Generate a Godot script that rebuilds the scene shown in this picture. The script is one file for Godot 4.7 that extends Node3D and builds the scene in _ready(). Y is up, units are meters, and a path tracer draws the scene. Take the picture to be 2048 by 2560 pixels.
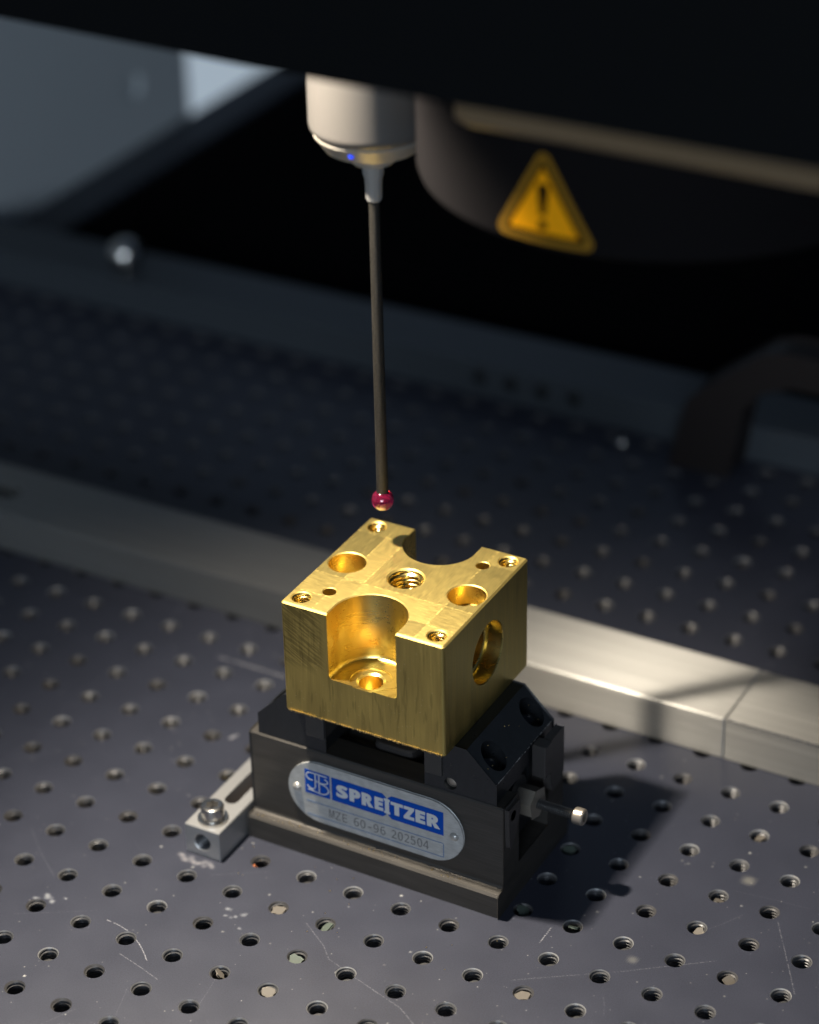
extends Node3D
# Lengths in the builders are millimetres; put() turns them into metres.

var M := {}
var rng := RandomNumberGenerator.new()
var cam_pos := Vector3(384.367, 438.623, 445.196)
var cam_right := Vector3(0.876934, -0.019064, -0.480233)
var cam_up := Vector3(-0.229361, 0.861488, -0.453024)
var cam_back := Vector3(0.422352, 0.507419, 0.751096)
const LAMP := Vector3(37.6, 294.0, -1.6)

# ---------------------------------------------------------------- shapes (triangle soups)
func wind(t: PackedVector3Array) -> PackedVector3Array:
	var v := 0.0
	for i in range(0, t.size(), 3):
		v += t[i].dot(t[i + 1].cross(t[i + 2]))
	if v > 0.0:
		return flip(t)
	return t

func flip(t: PackedVector3Array) -> PackedVector3Array:
	for i in range(0, t.size(), 3):
		var a := t[i]
		t[i] = t[i + 1]
		t[i + 1] = a
	return t

func lift(p: Vector2, h: float, axis: int) -> Vector3:
	if axis == 0: return Vector3(h, p.y, p.x)
	if axis == 1: return Vector3(p.x, h, p.y)
	return Vector3(p.x, p.y, h)

# layers: [[height, polygon], ...]; all polygons with the same number of corners
func prism(layers: Array, axis := 1) -> PackedVector3Array:
	var t := PackedVector3Array()
	var n: int = layers[0][1].size()
	for k in layers.size() - 1:
		var a: PackedVector2Array = layers[k][1]
		var b: PackedVector2Array = layers[k + 1][1]
		var ha: float = layers[k][0]
		var hb: float = layers[k + 1][0]
		for i in n:
			var j := (i + 1) % n
			var p := lift(a[i], ha, axis)
			var q := lift(a[j], ha, axis)
			var r := lift(b[j], hb, axis)
			var s := lift(b[i], hb, axis)
			t.append_array([p, q, r, p, r, s])
	var low: PackedVector2Array = layers[0][1]
	var idx := Geometry2D.triangulate_polygon(low)
	var cap := PackedVector3Array()
	for k in idx: cap.append(lift(low[k], layers[0][0], axis))
	var high: PackedVector2Array = layers[-1][1]
	var idh := Geometry2D.triangulate_polygon(high)
	var cap2 := PackedVector3Array()
	for k in idh: cap2.append(lift(high[k], layers[-1][0], axis))
	# orient caps against the sides: the side order p,q,r fixes the sense
	var up := lift(Vector2.ZERO, 1.0, axis)
	var ccw := not Geometry2D.is_polygon_clockwise(low)
	var e1 := lift(Vector2(1, 0), 0.0, axis)
	var e2 := lift(Vector2(0, 1), 0.0, axis)
	var handed := e1.cross(e2).dot(up) > 0.0
	var outward := (ccw == handed)   # sides p,q,r face outward (right-hand rule)
	cap = face_along(cap, -up if outward else up)
	cap2 = face_along(cap2, up if outward else -up)
	t.append_array(cap)
	t.append_array(cap2)
	return wind(t)

func face_along(t: PackedVector3Array, d: Vector3) -> PackedVector3Array:
	for i in range(0, t.size(), 3):
		if (t[i + 1] - t[i]).cross(t[i + 2] - t[i]).dot(d) < 0.0:
			var a := t[i + 1]
			t[i + 1] = t[i + 2]
			t[i + 2] = a
	return t

func rrect(x0: float, x1: float, z0: float, z1: float, r: float, n := 4) -> PackedVector2Array:
	var p := PackedVector2Array()
	var c := [Vector2(x1 - r, z1 - r), Vector2(x0 + r, z1 - r), Vector2(x0 + r, z0 + r), Vector2(x1 - r, z0 + r)]
	for k in 4:
		for i in n + 1:
			p.append(c[k] + Vector2.from_angle((k + float(i) / n) * PI / 2) * r)
	return p

func rbox(x0: float, x1: float, y0: float, y1: float, z0: float, z1: float, r := 0.5, c := 0.3, n := 2) -> PackedVector3Array:
	r = maxf(r, c + 0.02)
	var full := rrect(x0, x1, z0, z1, r, n)
	var small := rrect(x0 + c, x1 - c, z0 + c, z1 - c, r - c, n)
	return prism([[y0, small], [y0 + c, full], [y1 - c, full], [y1, small]])

func inset(p: PackedVector2Array, d: float) -> PackedVector2Array:
	var s := 1.0 if Geometry2D.is_polygon_clockwise(p) else -1.0
	var q := PackedVector2Array()
	var n := p.size()
	for i in n:
		var a := (p[i] - p[(i + n - 1) % n]).normalized()
		var b := (p[(i + 1) % n] - p[i]).normalized()
		var na := Vector2(a.y, -a.x) * -s
		var nb := Vector2(b.y, -b.x) * -s
		var m := (na + nb).normalized()
		q.append(p[i] - m * d / maxf(m.dot(na), 0.3) * -1.0)
	return q

# a profile drawn out between two heights, its two end edges bevelled by c
func extrude(p: PackedVector2Array, h0: float, h1: float, c: float, axis: int) -> PackedVector3Array:
	if c <= 0.0: return prism([[h0, p], [h1, p]], axis)
	var s := inset(p, c)
	return prism([[h0, s], [h0 + c, p], [h1 - c, p], [h1, s]], axis)

func lathe(profile: Array, seg := 48) -> PackedVector3Array:
	var t := PackedVector3Array()
	for k in profile.size() - 1:
		var a: Vector2 = profile[k]
		var b: Vector2 = profile[k + 1]
		for i in seg:
			var c0 := Vector2.from_angle(TAU * i / seg)
			var c1 := Vector2.from_angle(TAU * ((i + 1) % seg) / seg)
			var p := Vector3(c0.x * a.x, a.y, c0.y * a.x)
			var q := Vector3(c1.x * a.x, a.y, c1.y * a.x)
			var r := Vector3(c1.x * b.x, b.y, c1.y * b.x)
			var s := Vector3(c0.x * b.x, b.y, c0.y * b.x)
			if a.x > 0.0: t.append_array([p, q, r])
			if b.x > 0.0: t.append_array([p, r, s])
	return wind(t)

# surface of a screw thread round the y axis; for a bore the surface is turned inward
func thread(r0: float, r1: float, pitch: float, y0: float, y1: float, seg := 28, inward := true, fade := 0.0) -> PackedVector3Array:
	var t := PackedVector3Array()
	var rows := int(ceil((y1 - y0) / pitch * 6.0))
	var g := []
	for k in rows + 1:
		var row := PackedVector3Array()
		var y := y0 + (y1 - y0) * k / rows
		for i in seg:
			var f := fposmod(y / pitch - float(i) / seg, 1.0)
			var w := clampf(absf(f * 2.0 - 1.0) * 1.5 - 0.25, 0.0, 1.0)
			var r := lerpf(r0, r1, w)
			if fade > 0.0: r = lerpf(r1, r, clampf((y1 - y) / fade, 0.0, 1.0))
			row.append(Vector3(cos(TAU * i / seg) * r, y, sin(TAU * i / seg) * r))
		g.append(row)
	for k in rows:
		for i in seg:
			var j := (i + 1) % seg
			var q := [g[k][i], g[k][j], g[k + 1][j], g[k][i], g[k + 1][j], g[k + 1][i]]
			t.append_array(q)
	# right-hand sense of p,q,r here points outward... front faces run clockwise
	var n := (t[1] - t[0]).cross(t[2] - t[0])
	var out := n.dot(Vector3(t[0].x, 0, t[0].z)) > 0.0
	if out != inward: t = flip(t)
	return t

func ring(r0: float, y0: float, r1: float, y1: float, seg := 28, dir := Vector3.UP) -> PackedVector3Array:
	var t := PackedVector3Array()
	for i in seg:
		var a := Vector2.from_angle(TAU * i / seg)
		var b := Vector2.from_angle(TAU * ((i + 1) % seg) / seg)
		var p := Vector3(a.x * r0, y0, a.y * r0)
		var q := Vector3(b.x * r0, y0, b.y * r0)
		var r := Vector3(b.x * r1, y1, b.y * r1)
		var s := Vector3(a.x * r1, y1, a.y * r1)
		if r0 > 0.0: t.append_array([p, q, r])
		if r1 > 0.0: t.append_array([p, r, s])
	return face_along(t, -dir)

func moved(t: PackedVector3Array, x: float, y: float, z: float) -> PackedVector3Array:
	return Transform3D(Basis(), Vector3(x, y, z)) * t

func turned(t: PackedVector3Array, axis: Vector3, angle: float, at := Vector3.ZERO) -> PackedVector3Array:
	return Transform3D(Basis(axis, angle), at) * t

# ---------------------------------------------------------------- solids cut from solids
func soup_mesh(t: PackedVector3Array) -> ArrayMesh:
	var a := []
	a.resize(Mesh.ARRAY_MAX)
	a[Mesh.ARRAY_VERTEX] = t
	var m := ArrayMesh.new()
	m.add_surface_from_arrays(Mesh.PRIMITIVE_TRIANGLES, a)
	return m

func carve(base: PackedVector3Array, cuts: Array, joins := []) -> PackedVector3Array:
	var c := CSGCombiner3D.new()
	add_child(c)
	var all := [[base, 0]]
	for j in joins: all.append([j, 1])
	for k in cuts: all.append([k, 2])
	for e in all:
		var m := CSGMesh3D.new()
		m.mesh = soup_mesh(e[0])
		m.operation = CSGShape3D.OPERATION_SUBTRACTION if e[1] == 2 else CSGShape3D.OPERATION_UNION
		c.add_child(m)
	c._update_shape()
	var made: ArrayMesh = c.bake_static_mesh()
	var t := PackedVector3Array()
	if made:
		for s in made.get_surface_count():
			var ar := made.surface_get_arrays(s)
			var v: PackedVector3Array = ar[Mesh.ARRAY_VERTEX]
			if ar[Mesh.ARRAY_INDEX] != null and ar[Mesh.ARRAY_INDEX].size() > 0:
				for i in ar[Mesh.ARRAY_INDEX]: t.append(v[i])
			else:
				t.append_array(v)
	remove_child(c)
	c.free()
	if t.is_empty(): push_warning("an empty cut")
	return t

# ---------------------------------------------------------------- meshes and objects
func box_uv(p: Vector3, n: Vector3) -> Vector2:
	var a := n.abs()
	if a.y >= a.x and a.y >= a.z: return Vector2(p.z, p.x) * 0.01
	if a.z >= a.x: return Vector2(p.y, p.x) * 0.01
	return Vector2(p.y, p.z) * 0.01

func mesh_of(t: PackedVector3Array, material: Material, angle := 35.0, uv = null) -> ArrayMesh:
	var faces := t.size() / 3
	var fn := PackedVector3Array()
	fn.resize(faces)
	var at := {}
	var limit := cos(deg_to_rad(angle))
	for f in faces:
		var n := -(t[f * 3 + 1] - t[f * 3]).cross(t[f * 3 + 2] - t[f * 3])
		fn[f] = n
		if angle > 0.0:
			for k in 3:
				var key := Vector3i((t[f * 3 + k] * 500.0).round())
				if at.has(key): at[key].append(f)
				else: at[key] = [f]
	var unit := PackedVector3Array()
	unit.resize(faces)
	for f in faces: unit[f] = fn[f].normalized()
	var norm := PackedVector3Array()
	var uvs := PackedVector2Array()
	norm.resize(t.size())
	uvs.resize(t.size())
	for f in faces:
		for k in 3:
			var i := f * 3 + k
			var n := fn[f]
			if angle > 0.0:
				n = Vector3.ZERO
				for g in at[Vector3i((t[i] * 500.0).round())]:
					if unit[g].dot(unit[f]) >= limit: n += fn[g]
			n = n.normalized()
			norm[i] = n if n.length() > 0.5 else unit[f]
			uvs[i] = uv.call(t[i], unit[f]) if uv != null else box_uv(t[i], unit[f])
	var a := []
	a.resize(Mesh.ARRAY_MAX)
	a[Mesh.ARRAY_VERTEX] = Transform3D(Basis.from_scale(Vector3.ONE * 0.001), Vector3.ZERO) * t
	a[Mesh.ARRAY_NORMAL] = norm
	a[Mesh.ARRAY_TEX_UV] = uvs
	var m := ArrayMesh.new()
	m.add_surface_from_arrays(Mesh.PRIMITIVE_TRIANGLES, a)
	m.surface_set_material(0, material)
	return m

func node(called: String, mesh: Mesh, parent: Node = self) -> MeshInstance3D:
	var o := MeshInstance3D.new()
	o.name = called
	o.mesh = mesh
	parent.add_child(o, true)
	if String(o.name) != called: number(o, called, parent)
	return o

func number(o: Node, called: String, parent: Node) -> void:
	var k := 1
	while parent.has_node("%s_%03d" % [called, k]): k += 1
	o.name = "%s_%03d" % [called, k]

# parts are given in scene coordinates; a thing's own place is taken off
func put(called: String, t: PackedVector3Array, material: Material, parent: Node = self, angle := 35.0, uv = null) -> MeshInstance3D:
	var o := node(called, mesh_of(t, material, angle, uv), parent)
	var off := Vector3.ZERO
	var p := parent
	while p is Node3D and p != self:
		off += (p as Node3D).position
		p = p.get_parent()
	o.position = -off
	return o

func thing(called: String, label: String, category: String, at: Vector3, group := "") -> Node3D:
	var o := Node3D.new()
	o.name = called
	add_child(o, true)
	if String(o.name) != called: number(o, called, self)
	o.position = at * 0.001
	tag(o, label, category, group)
	return o

func tag(o: Node, label: String, category: String, group := "") -> void:
	o.set_meta("label", label)
	if category: o.set_meta("category", category)
	if group: o.set_meta("group", group)

func struct(o: Node, label := "") -> Node:
	o.set_meta("kind", "structure")
	if label: o.set_meta("label", label)
	return o

# ---------------------------------------------------------------- materials
func mat(called: String, c: Color, rough: float, metal := 0.0) -> StandardMaterial3D:
	var m := StandardMaterial3D.new()
	m.resource_name = called
	m.albedo_color = c.linear_to_srgb()
	m.roughness = rough
	m.metallic = metal
	M[called] = m
	return m

func noise(freq: float, s: int, oct := 3) -> FastNoiseLite:
	var n := FastNoiseLite.new()
	n.seed = s
	n.frequency = freq
	n.fractal_octaves = oct
	return n

func tex(w: int, h: int, px: PackedByteArray) -> ImageTexture:
	return ImageTexture.create_from_image(Image.create_from_data(w, h, false, Image.FORMAT_RGB8, px))

func grey(w: int, h: int, px: PackedByteArray) -> ImageTexture:
	return ImageTexture.create_from_image(Image.create_from_data(w, h, false, Image.FORMAT_L8, px))

# long streaks along v: values about 0.5
func streaks(w: int, h: int, s: int, lo: float, hi: float, long := 40) -> ImageTexture:
	var px := PackedByteArray()
	px.resize(w * h)
	var n := noise(0.35, s, 3)
	var n2 := noise(0.02, s + 7, 3)
	for y in h:
		for x in w:
			var a := n.get_noise_2d(x, float(y) / long) * 0.7 + n2.get_noise_2d(x, float(y) * 20.0 / long) * 0.35
			px[y * w + x] = int(clampf(lerpf(lo, hi, 0.5 + a * 0.8), 0.0, 1.0) * 255.0)
	return grey(w, h, px)

func make_materials() -> void:
	# table: dark hard-anodised sheet, 300 mm of it in one texture
	var w := 2048
	var base := noise(0.006, 3, 5).get_image(w, w, false, false, false).get_data()
	var fine := noise(0.35, 4, 2).get_image(w, w, false, false, false).get_data()
	var px := PackedByteArray()
	var ro := PackedByteArray()
	px.resize(w * w * 3)
	ro.resize(w * w)
	for i in w * w:
		var b := (base[i] - 128) / 128.0
		var f := (fine[i] - 128) / 128.0
		var k := 1.0 + b * 0.05 + f * 0.18
		px[i * 3] = int(clampf(50.5 * k, 0, 255))
		px[i * 3 + 1] = int(clampf(53.0 * k, 0, 255))
		px[i * 3 + 2] = int(clampf(64.5 * k, 0, 255))
		ro[i] = int(clampf(0.41 + b * 0.04 + f * 0.06, 0, 1) * 255)
	var dot := func(u: int, v: int, c: Array, k: float):
		var i := posmod(v, w) * w + posmod(u, w)
		for q in 3: px[i * 3 + q] = int(lerpf(px[i * 3 + q], c[q], k))
		ro[i] = int(lerpf(ro[i], 165, k))
	# x = 300 u - 20, z = 300 v - 160
	var line := func(pts: Array, width: float, k: float, gaps: float):
		for s in pts.size() - 1:
			var a: Vector2 = (pts[s] + Vector2(20, 160)) / 300.0 * w
			var b: Vector2 = (pts[s + 1] + Vector2(20, 160)) / 300.0 * w
			var n := int(a.distance_to(b)) + 1
			for i in n:
				if rng.randf() < gaps: continue
				var p := a.lerp(b, float(i) / n) + Vector2(rng.randf_range(-.5, .5), rng.randf_range(-.5, .5))
				for e in int(ceil(width)):
					dot.call(int(p.x) + e, int(p.y), [190, 190, 192], k * rng.randf_range(0.5, 1.0))
	line.call([Vector2(51, 26), Vector2(55, 26.3), Vector2(58, 27), Vector2(61, 28.3), Vector2(64, 30), Vector2(67, 32.2), Vector2(70, 35)], 1.6, 0.75, 0.15)
	line.call([Vector2(62, 36), Vector2(66, 37), Vector2(70, 38), Vector2(77, 40)], 1.4, 0.4, 0.3)
	line.call([Vector2(100, 2), Vector2(109, 8), Vector2(113, 12), Vector2(122, 15), Vector2(139, 20), Vector2(160, 33)], 1.3, 0.35, 0.3)
	line.call([Vector2(8, -97), Vector2(20, -97.2), Vector2(33, -97)], 9.0, 0.5, 0.1)
	line.call([Vector2(35, -61), Vector2(36, -64)], 9.0, 0.55, 0.1)
	line.call([Vector2(160, -20), Vector2(160, -27)], 1.5, 0.7, 0.2)
	line.call([Vector2(160, -3), Vector2(185, -20), Vector2(205, -35)], 1.2, 0.3, 0.4)
	line.call([Vector2(213, -58), Vector2(220, -46), Vector2(228, -32)], 1.2, 0.4, 0.4)
	line.call([Vector2(118, 40), Vector2(150, 25), Vector2(190, 10)], 1.2, 0.22, 0.4)
	for s in 70:
		var p := Vector2(rng.randf_range(-20, 280), rng.randf_range(-160, 140))
		var d := Vector2.from_angle(rng.randf_range(0, PI)) * rng.randf_range(3, 26)
		line.call([p, p + d * 0.5 + Vector2(rng.randf_range(-1, 1), rng.randf_range(-1, 1)), p + d], 1.0, rng.randf_range(0.08, 0.3), 0.3)
	var blotch := func(at: Vector2, r: float, c: Array, k: float):
		var o := (at + Vector2(20, 160)) / 300.0 * w
		var q := r / 300.0 * w
		for v in range(int(-q), int(q) + 1):
			for u in range(int(-q), int(q) + 1):
				var e := Vector2(u, v).length() / q * (1.0 + 0.5 * sin(u * 1.3 + v) * cos(v * 0.9 - u * 0.4))
				if e < 1.0: dot.call(int(o.x) + u, int(o.y) + v, c, k * (1.0 - e * e))
	for s in 1000:
		var c := rng.randf_range(110, 190)
		var at := Vector2(rng.randf_range(-20, 280), rng.randf_range(-160, 140))
		blotch.call(at, rng.randf_range(0.15, 0.32) if s > 90 else rng.randf_range(0.35, 0.6), [c, c, c * 0.97], rng.randf_range(0.4, 0.95))
	# pale worn marks near the holes in front
	for m in [[78, 6.5, 0.8], [81, 9, 0.7], [83.5, 7, 0.8], [85, 12, 0.5], [79, 9.5, 0.5], [31, 26, 1.0], [33, 27, 0.9], [36, 24, 0.5], [28.5, 27, 0.8], [30, 25.2, 0.9]]:
		for q in 3: blotch.call(Vector2(m[0] + rng.randf_range(-.8, .8), m[1] + rng.randf_range(-.6, .6)), m[2], [150, 153, 156], 0.34)
	for q in 16: blotch.call(Vector2(53 + q * 0.75, -6.5 + rng.randf_range(-1.2, 0.9)), rng.randf_range(0.7, 1.3), [170, 165, 164], 0.35)
	blotch.call(Vector2(200, -70), 2.4, [150, 146, 130], 0.5)
	blotch.call(Vector2(185, -25), 1.8, [140, 138, 125], 0.4)
	var t := mat("dark anodised plate", Color.WHITE, 1.0)
	t.albedo_texture = tex(w, w, px)
	t.roughness_texture = grey(w, w, ro)
	t.roughness_texture_channel = BaseMaterial3D.TEXTURE_CHANNEL_RED
	t.metallic_specular = 0.45
	# brass: four quarters, top / front / right side / bores
	var s := 1024
	var bp := PackedByteArray()
	var br := PackedByteArray()
	var bh := PackedByteArray()
	bp.resize(s * s * 3)
	br.resize(s * s)
	bh.resize(s * s)
	var na := noise(0.30, 11, 3)
	var nb := noise(0.012, 12, 4)
	var nc := noise(0.05, 13, 3)
	var h := s / 2
	for y in s:
		for x in s:
			var lx := (x % h) * 49.2 / h
			var ly := (y % h) * 49.2 / h
			var k := 1.0
			var r := 0.36
			var z := 0.5
			var warm := 0.0
			if y < h and x < h:
				# milled top: overlapping cutter passes
				var cell := (1 if lx > 9.5 else 0) + (2 if lx > 15.5 else 0) + (4 if lx > 40.0 else 0) + (8 if ly > 31.5 else 0) + (16 if ly > 41.5 else 0) + (32 if ly < 8.0 else 0) + (64 if lx > 21 and lx < 29 and ly > 16 and ly < 31 else 0)
				var q := fposmod(sin(cell * 12.9898) * 43758.5, 1.0)
				var along := ly > 31.5 or (ly > 16 and q > 0.6)
				var st := na.get_noise_2d(x * 0.06, y) if along else na.get_noise_2d(x, y * 0.06)
				r = 0.44 + (q - 0.5) * 0.07 + st * 0.07 + nb.get_noise_2d(x, y) * 0.015
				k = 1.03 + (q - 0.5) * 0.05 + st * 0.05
				z = 0.5 + st * 0.08 + (q - 0.5) * 0.08
				for e in [absf(lx - 9.5), absf(lx - 15.5) + (9.0 if ly > 31.5 else 0.0), absf(lx - 40.0), absf(ly - 31.5), absf(ly - 41.5), absf(ly - 8.0) + (9.0 if lx > 16 else 0.0)]:
					if e < 0.17:
						var g := clampf(nc.get_noise_2d(x * 1.5, y * 1.5) * 2.5 + 0.35, 0.0, 1.0)
						r += 0.11 * g
						k += 0.06 * g
			elif y < h:
				# front: vertical marks, a dark smeared film at the upper left
				var st := na.get_noise_2d(x * 0.8, y * 0.012) * 0.8 + nb.get_noise_2d(x, y * 0.3) * 0.5
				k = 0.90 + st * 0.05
				r = 0.44 + st * 0.10
				var up := 1.0 - ly / 34.5
				var smear := nc.get_noise_2d((x + y * 1.2) * 0.12, (y - x * 0.55) * 2.0) + 0.12
				var reach := clampf((13.5 - lx) / 3.0, 0, 1) * clampf((21.0 - ly) / 4.0, 0, 1)
				if smear > 0.0: k *= 1.0 - 0.18 * reach * clampf(smear * 5.0, 0, 1)
				var low := nc.get_noise_2d(x * 0.8, y * 0.10) - 0.25 + (ly - 26) * 0.006
				if low > 0.0: k *= 1.0 - clampf(low * 0.5, 0, 0.10)
				z = 0.5 + st * 0.10
				if ly > 36.0:   # brighter strip paints highlights on the bevelled edges
					k = 1.08
					r = 0.5
					z = 0.5
				if up < -9: k = 1.0
			elif x < h:
				var st := na.get_noise_2d(x * 0.5, y * 0.01) * 0.9 + nb.get_noise_2d(x * 1.6, y * 0.2) * 0.5
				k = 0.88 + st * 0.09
				r = 0.42 + st * 0.10
				z = 0.5 + st * 0.10
			else:
				var st := na.get_noise_2d(x * 0.05, y) * 0.6 + nb.get_noise_2d(x, y) * 0.5
				r = 0.29 + st * 0.06
				z = 0.5 + st * 0.04
			var i := y * s + x
			bp[i * 3] = int(clampf(229.0 * k, 0, 255))
			bp[i * 3 + 1] = int(clampf(203.0 * k, 0, 255))
			bp[i * 3 + 2] = int(clampf(122.0 * k, 0, 255))
			br[i] = int(clampf(r, 0.05, 1) * 255)
			bh[i] = int(clampf(z, 0, 1) * 255)
	# nicks and dust on front and side
	for e in 260:
		var x := rng.randi_range(0, h - 3) + (h if e % 2 else 0)
		var y := rng.randi_range(0, 355) + (0 if e % 2 else h)
		var n := rng.randi_range(1, 3)
		for q in n:
			var i := (y + q * (1 if e % 3 else 0)) * s + x + q
			for c in 3: bp[i * 3 + c] = [252, 236, 190][c]
			br[i] = 150
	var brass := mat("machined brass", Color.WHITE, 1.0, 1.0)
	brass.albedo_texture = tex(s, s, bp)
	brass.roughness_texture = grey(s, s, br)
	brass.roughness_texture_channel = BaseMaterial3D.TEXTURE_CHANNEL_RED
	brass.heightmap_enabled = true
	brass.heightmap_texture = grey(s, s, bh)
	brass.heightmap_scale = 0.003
	mat("turned brass", Color(0.76, 0.58, 0.20), 0.24, 1.0)
	mat("raw brass edge", Color(0.85, 0.63, 0.26), 0.3, 1.0)

	var sr := streaks(512, 512, 21, 0.36, 0.46, 300)
	var sc := streaks(512, 512, 25, 0.82, 1.0, 300)
	var alu := mat("brushed aluminium", Color(0.345, 0.34, 0.325), 1.0, 0.78)
	alu.roughness_texture = sr
	alu.albedo_texture = sc
	alu.uv1_scale = Vector3(5.0, 0.6, 1)
	alu.anisotropy_enabled = true
	alu.anisotropy = 0.95
	var steel := mat("ground dark steel", Color(0.105, 0.098, 0.09), 1.0, 0.75)
	steel.roughness_texture = streaks(512, 512, 31, 0.46, 0.60, 120)
	steel.albedo_texture = streaks(512, 512, 33, 0.78, 1.0, 60)
	steel.uv1_scale = Vector3(2.2, 1.2, 1)
	var blk := mat("blackened steel", Color(0.016, 0.018, 0.021), 1.0, 0.0)
	blk.roughness_texture = streaks(256, 256, 35, 0.26, 0.40, 6)
	blk.albedo_texture = streaks(256, 256, 36, 0.7, 1.0, 3)
	blk.uv1_scale = Vector3(2, 2, 1)
	blk.metallic_specular = 0.55
	mat("black steel insert", Color(0.055, 0.052, 0.05), 0.38, 0.4)
	mat("dark end plate", Color(0.05, 0.046, 0.045), 0.42, 0.3)
	mat("grey anodised aluminium", Color(0.42, 0.42, 0.42), 0.42, 0.7)
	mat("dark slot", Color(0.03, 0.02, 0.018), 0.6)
	mat("bright steel", Color(0.62, 0.60, 0.57), 0.22, 1.0)
	mat("worn screw steel", Color(0.42, 0.375, 0.32), 0.4, 0.85)
	mat("worn edge", Color(0.34, 0.34, 0.34), 0.5, 0.1)
	mat("nut steel", Color(0.32, 0.285, 0.24), 0.36, 0.5)
	mat("black screw", Color(0.10, 0.10, 0.10), 0.35, 0.6)
	var lp := mat("label plate", Color(0.60, 0.61, 0.60), 1.0, 0.4)
	lp.roughness_texture = streaks(256, 256, 51, 0.28, 0.50, 30)
	lp.albedo_texture = streaks(256, 256, 52, 0.80, 1.0, 8)
	lp.uv1_scale = Vector3(6, 2, 1)
	mat("label blue", Color(0.0, 0.055, 0.34), 0.5).metallic_specular = 0.25
	mat("label line blue", Color(0.08, 0.16, 0.32), 0.5)
	mat("label white", Color(0.58, 0.60, 0.61), 0.4, 0.2)
	mat("stamped text", Color(0.16, 0.16, 0.165), 0.5, 0.4)
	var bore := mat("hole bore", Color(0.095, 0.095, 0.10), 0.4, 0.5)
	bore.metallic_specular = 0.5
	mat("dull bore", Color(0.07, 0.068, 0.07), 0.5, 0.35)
	mat("worn rim", Color(0.34, 0.34, 0.34), 0.38, 0.5)
	mat("hole rim", Color(0.22, 0.22, 0.225), 0.36, 0.6)
	mat("chip", Color(0.115, 0.103, 0.088), 0.7)
	mat("green chip", Color(0.07, 0.09, 0.075), 0.7)
	mat("orange fibre", Color(0.55, 0.17, 0.06), 0.7)
	mat("collar steel", Color(0.42, 0.41, 0.39), 0.32, 0.5)
	mat("probe casing", Color(0.105, 0.098, 0.092), 0.42, 0.3)
	mat("probe ring", Color(0.26, 0.235, 0.20), 0.4, 0.15)
	var led := mat("blue led", Color(0.01, 0.05, 0.5), 0.3)
	led.emission_enabled = true
	led.emission = Color(0.05, 0.22, 1.0)
	led.emission_energy_multiplier = 1.1
	var carbon := mat("carbon stylus", Color(0.045, 0.041, 0.035), 0.42, 0.25)
	carbon.albedo_texture = streaks(128, 128, 41, 0.6, 1.0, 3)
	carbon.uv1_scale = Vector3(3, 9, 1)
	var ruby := mat("ruby", Color(0.90, 0.03, 0.16), 0.02)
	ruby.albedo_color = Color(Color(0.90, 0.05, 0.20).linear_to_srgb(), 0.07)
	ruby.refraction_enabled = true
	ruby.refraction_scale = 0.076
	mat("black housing", Color(0.005, 0.0055, 0.006), 0.6).metallic_specular = 0.15
	mat("sensor black", Color(0.0075, 0.007, 0.0075), 0.55).metallic_specular = 0.05
	mat("brass lit plate", Color(0.14, 0.095, 0.05), 0.5)  # brown tint paints in the light bounced up from the brass
	mat("sign yellow", Color(0.85, 0.35, 0.004), 0.5).metallic_specular = 0.2
	mat("sign border yellow", Color(0.24, 0.125, 0.012), 0.5).metallic_specular = 0.2
	mat("sign black", Color(0.003, 0.003, 0.003), 0.6).metallic_specular = 0.1
	mat("bellows cloth", Color(0.0035, 0.0035, 0.004), 0.85).metallic_specular = 0.08
	mat("machine grey paint", Color(0.50, 0.54, 0.56), 0.5)
	mat("pale wall paint", Color(0.75, 0.80, 0.84), 0.8)
	mat("dark rail", Color(0.030, 0.036, 0.048), 0.5)
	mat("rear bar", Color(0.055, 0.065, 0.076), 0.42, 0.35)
	mat("handle brown black", Color(0.013, 0.010, 0.0095), 0.45).metallic_specular = 0.4
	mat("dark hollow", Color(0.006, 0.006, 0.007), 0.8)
	var glow := mat("lamp glow", Color(1, 0.95, 0.85), 0.4)
	glow.emission_enabled = true
	glow.emission = Color(1, 0.93, 0.8)
	glow.emission_energy_multiplier = 8.0
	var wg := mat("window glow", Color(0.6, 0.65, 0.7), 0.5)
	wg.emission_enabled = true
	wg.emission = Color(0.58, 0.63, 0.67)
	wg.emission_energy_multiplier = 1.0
	var fill_pane := mat("tube glow", Color(0.9, 0.95, 1), 0.4)  # glow for the added panel behind the camera
	fill_pane.emission_enabled = true
	fill_pane.emission = Color(0.86, 0.94, 1)
	fill_pane.emission_energy_multiplier = 0.6

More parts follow.
